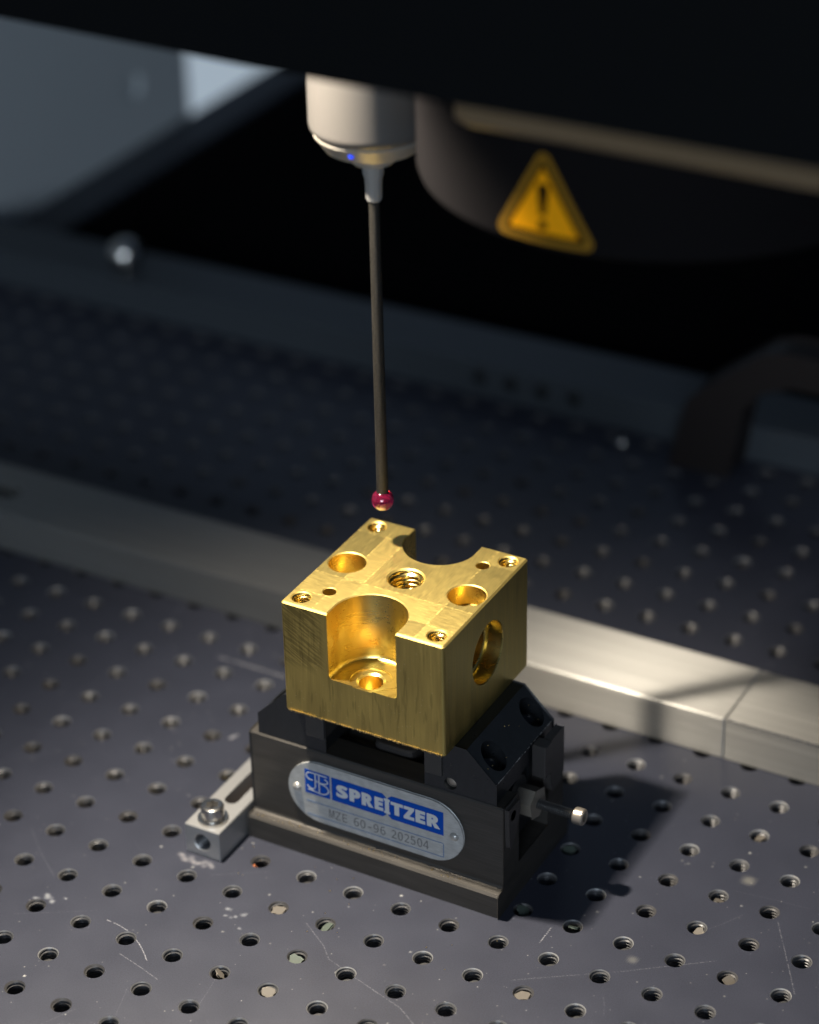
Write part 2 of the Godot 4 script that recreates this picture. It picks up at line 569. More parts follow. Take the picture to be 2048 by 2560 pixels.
# ---------------------------------------------------------------- scene
func _ready() -> void:
	rng.seed = 77
	# camera, light of the room, exposure
	var cam := Camera3D.new()
	cam.name = "camera"
	var at := CameraAttributesPhysical.new()
	at.frustum_focal_length = 58.14
	at.exposure_aperture = 4.1
	at.frustum_focus_distance = 0.661
	at.frustum_near = 0.02
	at.frustum_far = 20.0
	cam.attributes = at
	cam.transform = Transform3D(Basis(cam_right, cam_up, cam_back), cam_pos * 0.001)
	cam.fov = 23.3215
	cam.near = 0.02
	cam.far = 20.0
	add_child(cam)
	cam.current = true
	var we := WorldEnvironment.new()
	we.name = "room_air"
	var env := Environment.new()
	env.background_mode = Environment.BG_COLOR
	env.background_color = Color(0.62, 0.74, 0.92)
	env.background_energy_multiplier = 0.075
	env.tonemap_mode = Environment.TONE_MAPPER_LINEAR
	env.tonemap_exposure = 1.05
	env.sdfgi_enabled = true
	env.ssao_enabled = true
	env.ssil_enabled = true
	we.environment = env
	add_child(we)
	make_materials()
	work_lamp(0.46)
	fill_panel(2.6)

	table()
	bars()
	surroundings()
	machine_head()
	probe()
	sensor()
	vice()
	brass_block()
	strap()
	swarf()
	chips()

func work_lamp(energy: float) -> void:
	var o := thing("work_lamp", "small round work lamp inside the black machine head above the vice", "lamp", LAMP + Vector3(0, 6, 0))
	put("lamp_housing", moved(lathe([Vector2(0, 1.2), Vector2(4.6, 1.2), Vector2(4.6, 14), Vector2(0, 14)], 24), LAMP.x, LAMP.y, LAMP.z), M["black housing"], o)
	put("lamp_lens", moved(lathe([Vector2(0, 0.5), Vector2(3.4, 0.5), Vector2(3.4, 1.15), Vector2(0, 1.15)], 24), LAMP.x, LAMP.y, LAMP.z), M["lamp glow"], o)
	put("light_baffle", rbox(14, 46, 270.5, 329, -17, -16, 0.5, 0.3), M["black housing"], o)  # unseen baffle added to darken the far plate
	put("light_baffle", rbox(60, 61.2, 276.0, 329, -40, 12.5, 0.5, 0.3), M["black housing"], o)  # unseen baffle added to keep lamp light off the warning sign
	var l := AreaLight3D.new()
	l.name = "lamp_light"
	l.area_size = Vector2(0.0125, 0.0125)
	l.light_energy = energy
	l.light_color = Color(1.0, 0.95, 0.87)
	l.shadow_enabled = true
	var d := Vector3(0.52, -0.66, 0.52).normalized()
	o.add_child(l)
	l.transform = Transform3D(Basis.looking_at(d, Vector3.FORWARD), Vector3(0, -6, 0) * 0.001)

func fill_panel(energy: float) -> void:
	# the bright window added behind the camera as frontal fill
	var o := thing("fill_panel", "unseen added window behind the photographer", "light_panel", Vector3(900, 350, 2300))
	var B := Basis.looking_at(Vector3(-0.34, -0.10, -1.0), Vector3.UP)
	var n := 0
	var frame := rbox(-640, 640, -440, 440, -30, -6, 4, 2)
	put("fill_frame", Transform3D(B, Vector3(900, 750, 2300)) * moved(frame, 0, 0, 38), M["machine grey paint"], o)
	for k in 2:
		put("glow_pane", Transform3D(B, Vector3(900, 750, 2300)) * rbox(-600 + k * 605, -5 + k * 605, -400, 400, 3, 6, 3, 1), M["tube glow"], o)
	var l := AreaLight3D.new()
	l.name = "fill_light"
	l.area_size = Vector2(1.2, 0.8)
	l.light_energy = energy
	l.light_color = Color(0.88, 0.94, 1.0)
	l.shadow_enabled = true
	o.add_child(l)
	l.transform = Transform3D(B, Vector3(0, 0.4, 0))

# ---- table
func seen(p: Vector3) -> bool:
	var d := p - cam_pos
	var z := -d.dot(cam_back)
	return z > 10 and absf(d.dot(cam_right) / z) < 0.172 and absf(d.dot(cam_up) / z) < 0.215

func table() -> void:
	var top := PackedVector3Array()
	var i0 := -16
	var i1 := 27
	var j0 := -21
	var j1 := 9
	var rim := 2.85
	var near := []
	var far := []
	for j in range(j0, j1 + 1):
		for i in range(i0, i1 + 1):
			var c := Vector3(i * 15.0, 0, j * 15.0)
			var hole := i > -15 and j > -20
			if hole:
				for k in 24:
					var a := Vector2.from_angle(TAU * k / 24.0)
					var b := Vector2.from_angle(TAU * (k + 1) / 24.0)
					var ea := a * 7.5 / maxf(absf(a.x), absf(a.y))
					var eb := b * 7.5 / maxf(absf(b.x), absf(b.y))
					var p := c + Vector3(a.x, 0, a.y) * rim
					var q := c + Vector3(b.x, 0, b.y) * rim
					var r := c + Vector3(eb.x, 0, eb.y)
					var s := c + Vector3(ea.x, 0, ea.y)
					top.append_array([p, r, q, p, s, r])
				var under := c.x > 68 and c.x < 144 and c.z > -66 and c.z < -24
				var barred := c.z < -121 and c.z > -148
				if under or barred or c.z < -292: continue
				if seen(c): near.append(c)
				elif seen(c + Vector3(12, 0, 12)) or seen(c - Vector3(12, 0, 12)): far.append(c)
			else:
				var p := c + Vector3(-7.5, 0, -7.5)
				var q := c + Vector3(7.5, 0, -7.5)
				var r := c + Vector3(7.5, 0, 7.5)
				var s := c + Vector3(-7.5, 0, 7.5)
				top.append_array([p, r, q, p, s, r])
	top = face_along(top, Vector3.DOWN)
	# edges of the sheet
	var x0 := i0 * 15 - 7.5
	var x1 := i1 * 15 + 7.5
	var z0 := j0 * 15 - 7.5
	var z1 := j1 * 15 + 7.5
	var side := PackedVector3Array()
	var cs := [Vector3(x0, 0, z0), Vector3(x1, 0, z0), Vector3(x1, 0, z1), Vector3(x0, 0, z1)]
	for k in 4:
		var a: Vector3 = cs[k]
		var b: Vector3 = cs[(k + 1) % 4]
		var dn := Vector3(0, -15, 0)
		side.append_array([a, b, b + dn, a, b + dn, a + dn])
	top.append_array(side)
	var uv := func(p: Vector3, _n: Vector3) -> Vector2: return Vector2((p.x + 20.0) / 300.0, (p.z + 160.0) / 300.0)
	var plate: MeshInstance3D = put("table_top", top, M["dark anodised plate"], self, 0.0, uv)
	struct(plate, "dark anodised fixture plate with a square grid of threaded holes")
	# holes: bevelled rim, thread, blind end
	var v := thread(2.15, 2.6, 0.95, -11.5, -0.28, 24, true, 0.6)
	v.append_array(ring(0.0, -11.5, 2.7, -11.5, 24))
	var hm := mesh_of(v, M["hole bore"], 28.0)
	var rm := mesh_of(ring(2.58, -0.32, 2.85, 0.0, 24), M["hole rim"], 28.0)
	hm.add_surface_from_arrays(Mesh.PRIMITIVE_TRIANGLES, rm.surface_get_arrays(0))
	hm.surface_set_material(1, M["hole rim"])
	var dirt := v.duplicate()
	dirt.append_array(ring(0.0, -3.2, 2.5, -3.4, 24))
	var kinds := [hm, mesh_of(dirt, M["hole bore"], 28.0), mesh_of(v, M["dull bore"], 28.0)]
	for q in 2:
		kinds[q + 1].add_surface_from_arrays(Mesh.PRIMITIVE_TRIANGLES, rm.surface_get_arrays(0))
		kinds[q + 1].surface_set_material(1, M["worn rim"] if q == 0 else M["dull bore"])
	near.sort_custom(func(a, b): return a.distance_to(cam_pos) < b.distance_to(cam_pos))
	while near.size() > 300: far.append(near.pop_back())
	for c in near:
		var o := MeshInstance3D.new()
		o.mesh = kinds[[0, 0, 0, 1, 2, 2][rng.randi() % 6]]
		o.name = "threaded_hole"
		plate.add_child(o, true)
		if String(o.name) != "threaded_hole":
			o.name = "threaded_hole_%03d" % (o.get_index())
		o.position = c * 0.001
		o.rotation.y = rng.randf() * TAU
	var mm := MultiMesh.new()
	mm.transform_format = MultiMesh.TRANSFORM_3D
	mm.mesh = hm
	mm.instance_count = far.size()
	for k in far.size():
		mm.set_instance_transform(k, Transform3D(Basis(Vector3.UP, rng.randf() * TAU), far[k] * 0.001))
	var mi := MultiMeshInstance3D.new()
	mi.name = "hole_pattern"
	mi.multimesh = mm
	mi.set_meta("kind", "stuff")
	plate.add_child(mi)

func bars() -> void:
	# the long bar behind the vice and the one that follows it on the right
	var slot := prism([[9.0, rrect(-150, -94, -137, -128.5, 4.2, 6)], [16.0, rrect(-150, -94, -137, -128.5, 4.2, 6)]])
	var a := carve(rbox(-260, 171.6, 0.02, 14.3, -148.6, -119.5, 0.6, 0.35), [slot])
	var o := thing("aluminium_bar", "long brushed aluminium bar lying behind the brass block, slotted at its left end", "bar", Vector3(-44, 0, -134))
	put("bar_body", a, M["brushed aluminium"], o)
	var b := thing("aluminium_bar", "aluminium bar with a burred bright edge, butted to the long one at right", "bar", Vector3(270, 0, -134))
	put("bar_body", rbox(171.7, 420, 0.02, 14.35, -148.4, -119.4, 0.6, 0.3), M["brushed aluminium"], b)
	var burr := PackedVector3Array()
	var x := 172.5
	while x < 300:
		var w := rng.randf_range(0.5, 1.6)
		burr.append_array(rbox(x, x + w * 0.8, 14.2, 14.36 + rng.randf_range(0.05, 0.3), -119.7, -119.25 + rng.randf_range(0.0, 0.2), 0.12, 0.05, 1))
		x += w
	var e := put("edge_burr", burr, M["bright steel"], b)
	e.set_meta("kind", "stuff")
	# rear bar with four screw holes in its face
	var cuts := []
	for k in 4:
		var c := lathe([Vector2(0, -3), Vector2(3.1, -3), Vector2(3.1, 6), Vector2(0, 6)], 20)
		cuts.append(turned(c, Vector3.RIGHT, PI / 2, Vector3(1.5 + 13.05 * k, 8.0, -293)))
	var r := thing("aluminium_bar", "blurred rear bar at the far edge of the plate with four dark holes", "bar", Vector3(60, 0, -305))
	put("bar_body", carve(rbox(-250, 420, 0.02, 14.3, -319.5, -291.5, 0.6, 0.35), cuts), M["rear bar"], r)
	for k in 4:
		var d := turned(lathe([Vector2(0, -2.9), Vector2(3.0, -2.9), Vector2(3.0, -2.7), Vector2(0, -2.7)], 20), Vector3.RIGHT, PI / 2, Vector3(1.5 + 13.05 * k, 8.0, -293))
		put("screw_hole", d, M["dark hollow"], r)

func surroundings() -> void:
	# guide rail along the left, black bellows behind the plate, the machine's side panel, the wall of the room
	struct(put("ground", rbox(-3000, 3000, -900, -890, -3000, 2500, 5, 1), M["dark rail"]), "dark floor below the machine")
	var g := put("guide_rail", rbox(-254, -229, -20, 1.5, -760, 200, 2, 1), M["dark rail"])
	tag(g, "dark straight guide rail running back along the foot of the grey panel", "rail")
	var t := PackedVector3Array()
	var z := -328.0
	var p := PackedVector2Array()
	while z > -1100:
		p.append(Vector2(z, -1.0))
		p.append(Vector2(z - 1.2, 2.6))
		p.append(Vector2(z - 6.6, 2.6))
		p.append(Vector2(z - 7.8, -1.0))
		z -= 9.0
	p.append(Vector2(z, -12))
	p.append(Vector2(-327, -12))
	t = extrude(p, -226, 700, 0.0, 0)
	tag(put("bellows", t, M["bellows cloth"], self, 20.0), "black pleated bellows cover behind the rear bar", "bellows")
	var hole := turned(lathe([Vector2(0, -8), Vector2(6.5, -8), Vector2(6.5, 10), Vector2(0, 10)], 32), Vector3.FORWARD, PI / 2, Vector3(-250, 30, -441))
	var panel := thing("machine_enclosure", "grey painted machine side panel at upper left with one recessed screw", "panel", Vector3(-258, 0, -150))
	put("panel_body", carve(rbox(-266, -254.5, -40, 330, -486, 260, 1.5, 0.8), [hole]), M["machine grey paint"], panel)
	put("panel_screw", turned(lathe([Vector2(0, 0), Vector2(3.0, 0), Vector2(4.2, 0.8), Vector2(4.2, 3), Vector2(0, 3)], 24), Vector3.FORWARD, PI / 2, Vector3(-260.5, 30, -441)), M["machine grey paint"], panel)
	struct(put("wall", rbox(-2000, 2000, -900, 2400, -1760, -1700, 5, 2), M["pale wall paint"]), "pale wall of the room far behind")
	var fw := thing("far_glow_panel", "small pale window added to light the pale patch beyond the grey panel", "light_panel", Vector3(-1020, -700, -1695))
	put("glow_pane", rbox(-1250, -860, -720, -380, -1698, -1692, 3, 1), M["window glow"], fw)  # added emission stands in for the brightness of the far wall
	var col := thing("machine_column", "black machine column standing behind the bellows", "machine column", Vector3(250, -10, -1150))
	put("column_body", rbox(-222, 900, -10, 900, -1300, -1112, 8, 4), M["black housing"], col)
	# handle standing before the rear bar
	var x := 87.0
	var prof := PackedVector2Array([Vector2(x, 0.1), Vector2(x + 6, 27), Vector2(x + 12, 33), Vector2(x + 33, 50.5), Vector2(x + 40, 52.5), Vector2(x + 150, 52.5), Vector2(x + 150, 42), Vector2(x + 43, 42), Vector2(x + 31, 37), Vector2(x + 25, 29), Vector2(x + 21, 0.1)])
	var hd := put("carry_handle", extrude(prof, -290.5, -275.5, 1.2, 2), M["handle brown black"], self, 40.0)
	tag(hd, "dark angular handle standing before the rear bar at right", "handle")
	# polished shapes added far back to give two blurred glints
	var s1 := thing("glint_reflector", "round chrome knob added at the far left of the rear bar for a blurred glint", "reflector", Vector3(-169, 14, -305))
	put("reflector_ball", moved(lathe(arc_profile(7.0, 20), 32), -165.5, 20.5, -302.5), M["bright steel"], s1, 60.0)
	put("reflector_stem", moved(lathe([Vector2(0, 14.32), Vector2(3.5, 14.32), Vector2(3.0, 18), Vector2(0, 18)], 24), -165.5, 0, -302.5), M["bright steel"], s1)
	var s2 := thing("glint_ball", "small bright steel ball added before the rear bar for a blurred glint", "ball", Vector3(66, 0, -281))
	put("ball_body", moved(lathe(arc_profile(2.0), 24), 66.4, 2.0, -279), M["bright steel"], s2)

func arc_profile(r: float, n := 14) -> Array:
	var a := []
	for k in n + 1: a.append(Vector2(r * sin(PI * k / n) if k > 0 and k < n else 0.0, -r * cos(PI * k / n)))
	return a

func machine_head() -> void:
	var o := thing("measuring_machine", "black machine head cover filling the top of the picture", "machine head", Vector3(160, 250, -60))
	# the front cover: a plate with rounded lower left corner
	var p := PackedVector2Array()
	p.append(Vector2(420, 600)); p.append(Vector2(30, 600))
	for k in 7:
		var a := PI + k * PI / 12
		p.append(Vector2(40 + cos(a) * 10, 263.6 + sin(a) * 10))
	p.append(Vector2(115, 252.4))
	p.append(Vector2(420, 252.3))
	put("front_cover", extrude(p, 14, 19, 0.9, 2), M["black housing"], o)
	put("side_cover", rbox(26, 31, 268, 600, -260, 12, 1, 0.5), M["black housing"], o)
	put("rear_cover", rbox(26, 420, 240, 600, -266, -261, 1, 0.5), M["black housing"], o)
	put("upper_plate", rbox(26, 420, 330, 338, -260, 13, 1, 0.5), M["black housing"], o)
	put("mounting_plate", rbox(143, 330, 236.6, 258, -200, -3, 6, 1.5), M["brass lit plate"], o)
	put("probe_mount", rbox(70, 114, 258, 329, -84, -36, 3, 1), M["black housing"], o)

func probe() -> void:
	var x := 92.0
	var z := -60.0
	var o := thing("touch_probe", "touch probe with a grey body, thin dark stylus and ruby ball above the block", "probe", Vector3(x, 93, z))
	put("probe_body", moved(lathe([Vector2(0, 206.5), Vector2(14.6, 206.5), Vector2(15.7, 207.6), Vector2(16, 209), Vector2(16, 257.5), Vector2(0, 257.5)], 72), x, 0, z), M["probe casing"], o)
	put("probe_cone", moved(lathe([Vector2(0, 201.6), Vector2(11.0, 201.6), Vector2(12.2, 202.0), Vector2(14.9, 206.0), Vector2(14.5, 206.6), Vector2(0, 206.6)], 72), x, 0, z), M["probe ring"], o)
	for k in 3:
		var r := 8.2 - k * 1.35
		put("neck_ring", moved(lathe([Vector2(0, 200.1 - k * 1.2), Vector2(r - 0.3, 200.1 - k * 1.2), Vector2(r, 200.4 - k * 1.2), Vector2(r, 201.1 - k * 1.2), Vector2(r - 0.2, 201.58 - k * 1.2), Vector2(0, 201.58 - k * 1.2)], 48), x, 0, z), M["probe ring"], o)
	# blue lamp on the cone, towards the camera and to its left
	var d := Vector3(0.12, 0, 1.0).normalized()
	put("led_light", moved(lathe(arc_profile(0.8), 16), x + d.x * 13.5, 204.4, z + d.z * 13.5), M["blue led"], o)
	put("stylus_collar", moved(lathe([Vector2(0, 187.2), Vector2(1.9, 187.2), Vector2(2.15, 187.8), Vector2(2.3, 193), Vector2(2.75, 194.5), Vector2(2.75, 198.0), Vector2(0, 198.0)], 12), x, 0, z), M["collar steel"], o, 25.0)
	put("stylus_shaft", moved(lathe([Vector2(0, 101.0), Vector2(1.62, 101.0), Vector2(1.55, 140), Vector2(1.42, 187.4), Vector2(0, 187.4)], 32), x, 0, z), M["carbon stylus"], o)
	put("ruby_ball", moved(lathe(arc_profile(3.05, 28), 48), x, 99, z), M["ruby"], o, 60.0)

func sensor() -> void:
	var cx := 169.9
	var cz := -63.0
	var R := 58.7
	var o := thing("optical_sensor", "round black optical sensor housing with a yellow warning triangle", "sensor", Vector3(cx, 213, cz))
	put("sensor_body", moved(lathe([Vector2(0, 213), Vector2(40, 213), Vector2(41, 210.7), Vector2(R - 1.6, 210.7), Vector2(R - 0.5, 211.4), Vector2(R, 212.8), Vector2(R, 236.5), Vector2(0, 236.5)], 128), cx, 0, cz), M["sensor black"], o)
	put("sensor_lens", moved(lathe([Vector2(0, 212.2), Vector2(36, 212.2), Vector2(38, 212.95), Vector2(0, 212.95)], 48), cx, 0, cz), M["dark hollow"], o)
	var sign := Node3D.new()
	sign.name = "warning_sign"
	o.add_child(sign)
	var mid := deg_to_rad(0.0)
	var tri := func(s: float, r: float) -> PackedVector2Array:
		var p := PackedVector2Array()
		var c := [Vector2(0, 11.0), Vector2(-12.2, -10.2), Vector2(12.2, -10.2)]
		var mc := Vector2(0, -3.1)
		for k in 3:
			var q: Vector2 = mc + (c[k] - mc) * s
			var a0: float = [PI / 6, PI * 5 / 6, PI * 1.5][k]
			for e in 7: p.append(q + Vector2.from_angle(a0 + e * PI * 2 / 3 / 6) * r)
		return p
	var where := Vector2(deg_to_rad(-3.2) * R, 223.4)
	put("sign_border", bend_round(tri.call(0.84, 1.7), where, R + 0.15, cx, cz), M["sign border yellow"], sign)
	put("sign_outline", bend_round(tri.call(0.78, 0.7), where, R + 0.2, cx, cz), M["sign black"], sign)
	put("sign_field", bend_round(tri.call(0.67, 0.4), where, R + 0.25, cx, cz), M["sign yellow"], sign)
	var ex := PackedVector2Array([Vector2(-0.7, -4.0), Vector2(0.7, -4.0), Vector2(1.5, 2.6), Vector2(1.0, 3.4), Vector2(-1.0, 3.4), Vector2(-1.5, 2.6)])
	put("exclamation_stroke", bend_round(ex, where, R + 0.3, cx, cz), M["sign black"], sign)
	var dt := PackedVector2Array()
	for k in 14: dt.append(Vector2.from_angle(TAU * k / 14) * 1.15 + Vector2(0, -6.3))
	put("exclamation_dot", bend_round(dt, where, R + 0.3, cx, cz), M["sign black"], sign)

# a flat outline bent round an upright cylinder as a thin skin; x = arc length from the +z side
func bend_round(poly: PackedVector2Array, at: Vector2, R: float, cx: float, cz: float) -> PackedVector3Array:
	var t := PackedVector3Array()
	var x := -20.0
	while x < 20.0:
		var strip := PackedVector2Array([Vector2(x, -40), Vector2(x + 1, -40), Vector2(x + 1, 40), Vector2(x, 40)])
		for piece in Geometry2D.intersect_polygons(poly, strip):
			var idx := Geometry2D.triangulate_polygon(piece)
			for k in idx:
				var q: Vector2 = piece[k] + at
				var a := q.x / R
				t.append(Vector3(cx + sin(a) * R, q.y, cz + cos(a) * R))
		x += 1.0
	for i in range(0, t.size(), 3):
		var n := (t[i + 1] - t[i]).cross(t[i + 2] - t[i])
		if n.dot(t[i] - Vector3(cx, t[i].y, cz)) > 0.0:
			var a := t[i + 1]
			t[i + 1] = t[i + 2]
			t[i + 2] = a
	return t

# ---- vice
func vice() -> void:
	var o := thing("machine_vice", "small dark steel machine vice with an oval maker's plate holding the brass block", "vice", Vector3(106, 0, -45))
	# body: profile in z,y drawn out along x
	var p := PackedVector2Array([Vector2(-23.5, 0.05), Vector2(-23.5, 6.9), Vector2(-24.1, 7.55), Vector2(-26.0, 7.7)])
	for k in 5: p.append(Vector2(-27.0 - 0.0, 8.7) + Vector2(1.0 - sin(k * PI / 8), -cos(k * PI / 8)) * 1.0)
	p.append_array([Vector2(-27.0, 34.2), Vector2(-27.4, 34.6), Vector2(-35.3, 34.6), Vector2(-35.3, 10.8), Vector2(-54.5, 10.8), Vector2(-54.5, 34.6), Vector2(-62.4, 34.6), Vector2(-62.8, 34.2), Vector2(-62.8, 8.5), Vector2(-66.3, 7.5), Vector2(-66.3, 0.05)])
	put("vice_body", extrude(p, 66.0, 145.8, 0.45, 0), M["ground dark steel"], o, 30.0)
	jaw(o, true)
	jaw(o, false)
	# grip inserts
	put("jaw_insert", rbox(84.4, 90.4, 39.2, 49.9, -60.5, -26.9, 0.5, 0.2), M["black steel insert"], o)
	put("jaw_insert", rbox(121.6, 127.0, 39.2, 49.9, -60.5, -26.9, 0.5, 0.2), M["black steel insert"], o)
	# spindle block and blade seen between the jaws
	put("spindle_block", rbox(100, 113, 22, 36, -53.5, -36.5, 2.5, 0.6), M["dark end plate"], o)
	put("spindle", turned(lathe([Vector2(0, 0), Vector2(5, 0), Vector2(5, 74), Vector2(0, 74)], 24), Vector3.FORWARD, PI / 2, Vector3(67, 27, -45)), M["black screw"], o)
	# end plates on the two walls
	var ep := PackedVector2Array([Vector2(-27.3, 34.4), Vector2(-33.4, 34.4), Vector2(-33.8, 31), Vector2(-31.6, 27.5), Vector2(-31.6, 25), Vector2(-28.2, 21.5), Vector2(-27.8, 24)])
	put("end_plate", extrude(ep, 145.85, 147.2, 0.25, 0), M["dark end plate"], o)
	put("end_plate_screw", turned(lathe([Vector2(0, 0), Vector2(1.5, 0), Vector2(1.5, 0.35), Vector2(0, 0.4)], 20), Vector3.FORWARD, -PI / 2, Vector3(147.2, 31.6, -29.6)), M["black screw"], o)
	var fp := PackedVector2Array([Vector2(-52.6, 41.4), Vector2(-60.0, 41.4), Vector2(-60.0, 27), Vector2(-58, 24.4), Vector2(-53.5, 24.0), Vector2(-52.6, 27)])
	put("end_plate", extrude(fp, 145.0, 147.4, 0.3, 0), M["dark end plate"], o)
	put("end_plate_block", rbox(143.4, 147.6, 31.2, 41.6, -52.5, -48.2, 0.4, 0.25), M["dark end plate"], o)
	# nut and adjusting screw
	var hexa := PackedVector2Array()
	for k in 6: hexa.append(Vector2(-46.0, 24.4) + Vector2.from_angle(k * PI / 3 + 0.35) * 4.3)
	put("clamping_nut", extrude(hexa, 140.5, 146.6, 0.5, 0), M["nut steel"], o, 20.0)
	var rod := thread(0.95, 1.45, 0.62, 0.0, 15.0, 20, false)
	put("screw_shaft", turned(rod, Vector3.FORWARD, PI / 2, Vector3(143.4, 24.3, -46.0)), M["black screw"], o, 50.0)
	var hd := lathe([Vector2(0, 0), Vector2(2.2, 0), Vector2(2.4, 0.3), Vector2(2.4, 2.6), Vector2(2.1, 3.0), Vector2(0, 3.0)], 28)
	var hx := PackedVector2Array()
	for k in 6: hx.append(Vector2.from_angle(k * PI / 3) * 1.3)
	hd = carve(hd, [prism([[1.5, hx], [4.0, hx]])])
	put("screw_head", turned(hd, Vector3.FORWARD, PI / 2, Vector3(157.6, 24.3, -46.0)), M["worn screw steel"], o)
	nameplate(o)

func jaw(o: Node3D, right: bool) -> void:
	var m := 1.0 if right else -1.0
	var X := func(v: float) -> float: return v if right else 212.0 - v
	var p := PackedVector2Array([Vector2(X.call(121.8), 34.9), Vector2(X.call(121.8), 49.9), Vector2(X.call(134.1), 49.9), Vector2(X.call(142.9), 41.1), Vector2(X.call(142.9), 34.9)])
	var b := extrude(p, -62.4, -27.5, 0.4, 2)
	# a tongue that reaches down between the walls
	var tongue := rbox(minf(X.call(123.0), X.call(140.8)), maxf(X.call(123.0), X.call(140.8)), 12.0, 36.0, -54.3, -35.5, 0.5, 0.3)
	var cuts := []
	for z in [-34.6, -57.4]:
		var c := lathe([Vector2(0, 37.5), Vector2(1.2, 38.0), Vector2(3.6, 39.6), Vector2(4.05, 40.6), Vector2(4.05, 55), Vector2(0, 55)], 40)
		var tilt := Transform3D(Basis(Vector3(0, 0, 1), -0.30 * m), Vector3.ZERO)
		cuts.append(moved(tilt * moved(c, 0, -44.5, 0), X.call(138.7), 44.9, z))
	if right:
		var c := turned(lathe([Vector2(0, -3), Vector2(6.2, -3), Vector2(6.2, 4), Vector2(0, 4)], 40), Vector3.FORWARD, PI / 2, Vector3(143, 29.5, -45.5))
		cuts.append(c)
	if right: cuts.append(turned(lathe([Vector2(0, -2.4), Vector2(1.9, -2.4), Vector2(1.9, 3), Vector2(0, 3)], 24), Vector3.RIGHT, PI / 2, Vector3(X.call(129.3), 37.4, -27.5)))
	var t := carve(b, cuts, [tongue])
	if right:
		var we := PackedVector3Array()
		for e in 16:
			var l := rng.randf_range(0.5, 0.95)
			we.append_array(turned(rbox(-l / 2, l / 2, -0.3, rng.randf_range(-0.02, 0.05), -0.3, rng.randf_range(-0.05, 0.05), 0.1, 0.04, 1), Vector3(0, 0, 1), -PI / 4, Vector3(134.3 + e * 0.55, 49.7 - e * 0.55, -27.56)))
		for e in 44:
			var l := rng.randf_range(0.2, 0.75)
			var z := -61.8 + e * 0.78
			we.append_array(moved(rbox(-0.22, rng.randf_range(-0.03, 0.05), -0.3, rng.randf_range(-0.04, 0.12), z, z + l, 0.08, 0.03, 1), 142.9, 41.12, 0))
		var wo := put("worn_edge", we, M["worn edge"], o)
		wo.set_meta("kind", "stuff")
	var j := put("jaw", t, M["blackened steel"], o)
	if right: put("pin", turned(lathe([Vector2(0, -2.3), Vector2(1.8, -2.3), Vector2(1.8, -1.2), Vector2(1.2, -0.8), Vector2(0, -0.7)], 20), Vector3.RIGHT, PI / 2, Vector3(X.call(129.3), 37.4, -27.5)), M["worn screw steel"], j)

func glyph(text: String, x0: float, x1: float, y0: float, y1: float, z: float, fat: float, face := "Droid Sans", weight := 700) -> PackedVector3Array:
	var f := SystemFont.new()
	f.font_names = PackedStringArray([face])
	f.font_weight = weight
	var v := FontVariation.new()
	v.base_font = f
	v.variation_embolden = fat
	var t := TextMesh.new()
	t.text = text
	t.font = v
	t.font_size = 64
	t.pixel_size = 1.0
	t.depth = 2.0
	t.curve_step = 2.0
	var a := t.surface_get_arrays(0)
	var vs: PackedVector3Array = a[Mesh.ARRAY_VERTEX]
	var s := PackedVector3Array()
	if a[Mesh.ARRAY_INDEX] != null and a[Mesh.ARRAY_INDEX].size() > 0:
		for i in a[Mesh.ARRAY_INDEX]: s.append(vs[i])
	else:
		s = vs
	var lo := Vector3(1e9, 1e9, 1e9)
	var hi := -lo
	for q in s:
		lo = lo.min(q)
		hi = hi.max(q)
	var d := hi - lo
	for i in s.size():
		var q := (s[i] - lo) / d
		s[i] = Vector3(lerpf(x0, x1, q.x), lerpf(y0, y1, q.y), z + q.z * 0.05)
	return s

func ribbon(pts: Array, w: float, z: float, d := 0.04) -> PackedVector3Array:
	var n := pts.size()
	var l := PackedVector2Array()
	var r := PackedVector2Array()
	for i in n:
		var a: Vector2 = pts[maxi(i - 1, 0)]
		var b: Vector2 = pts[mini(i + 1, n - 1)]
		var t := (b - a).normalized()
		var q: Vector2 = pts[i]
		l.append(q + Vector2(-t.y, t.x) * w / 2)
		r.append(q - Vector2(-t.y, t.x) * w / 2)
	r.reverse()
	l.append_array(r)
	if Geometry2D.triangulate_polygon(l).is_empty(): return PackedVector3Array()
	return prism([[z, l], [z + d, l]], 2)

func bow(c: Vector2, rx: float, ry: float, a0: float, a1: float, n := 14) -> Array:
	var a := []
	for k in n + 1:
		var t := deg_to_rad(lerpf(a0, a1, float(k) / n))
		a.append(c + Vector2(cos(t) * rx, sin(t) * ry))
	return a

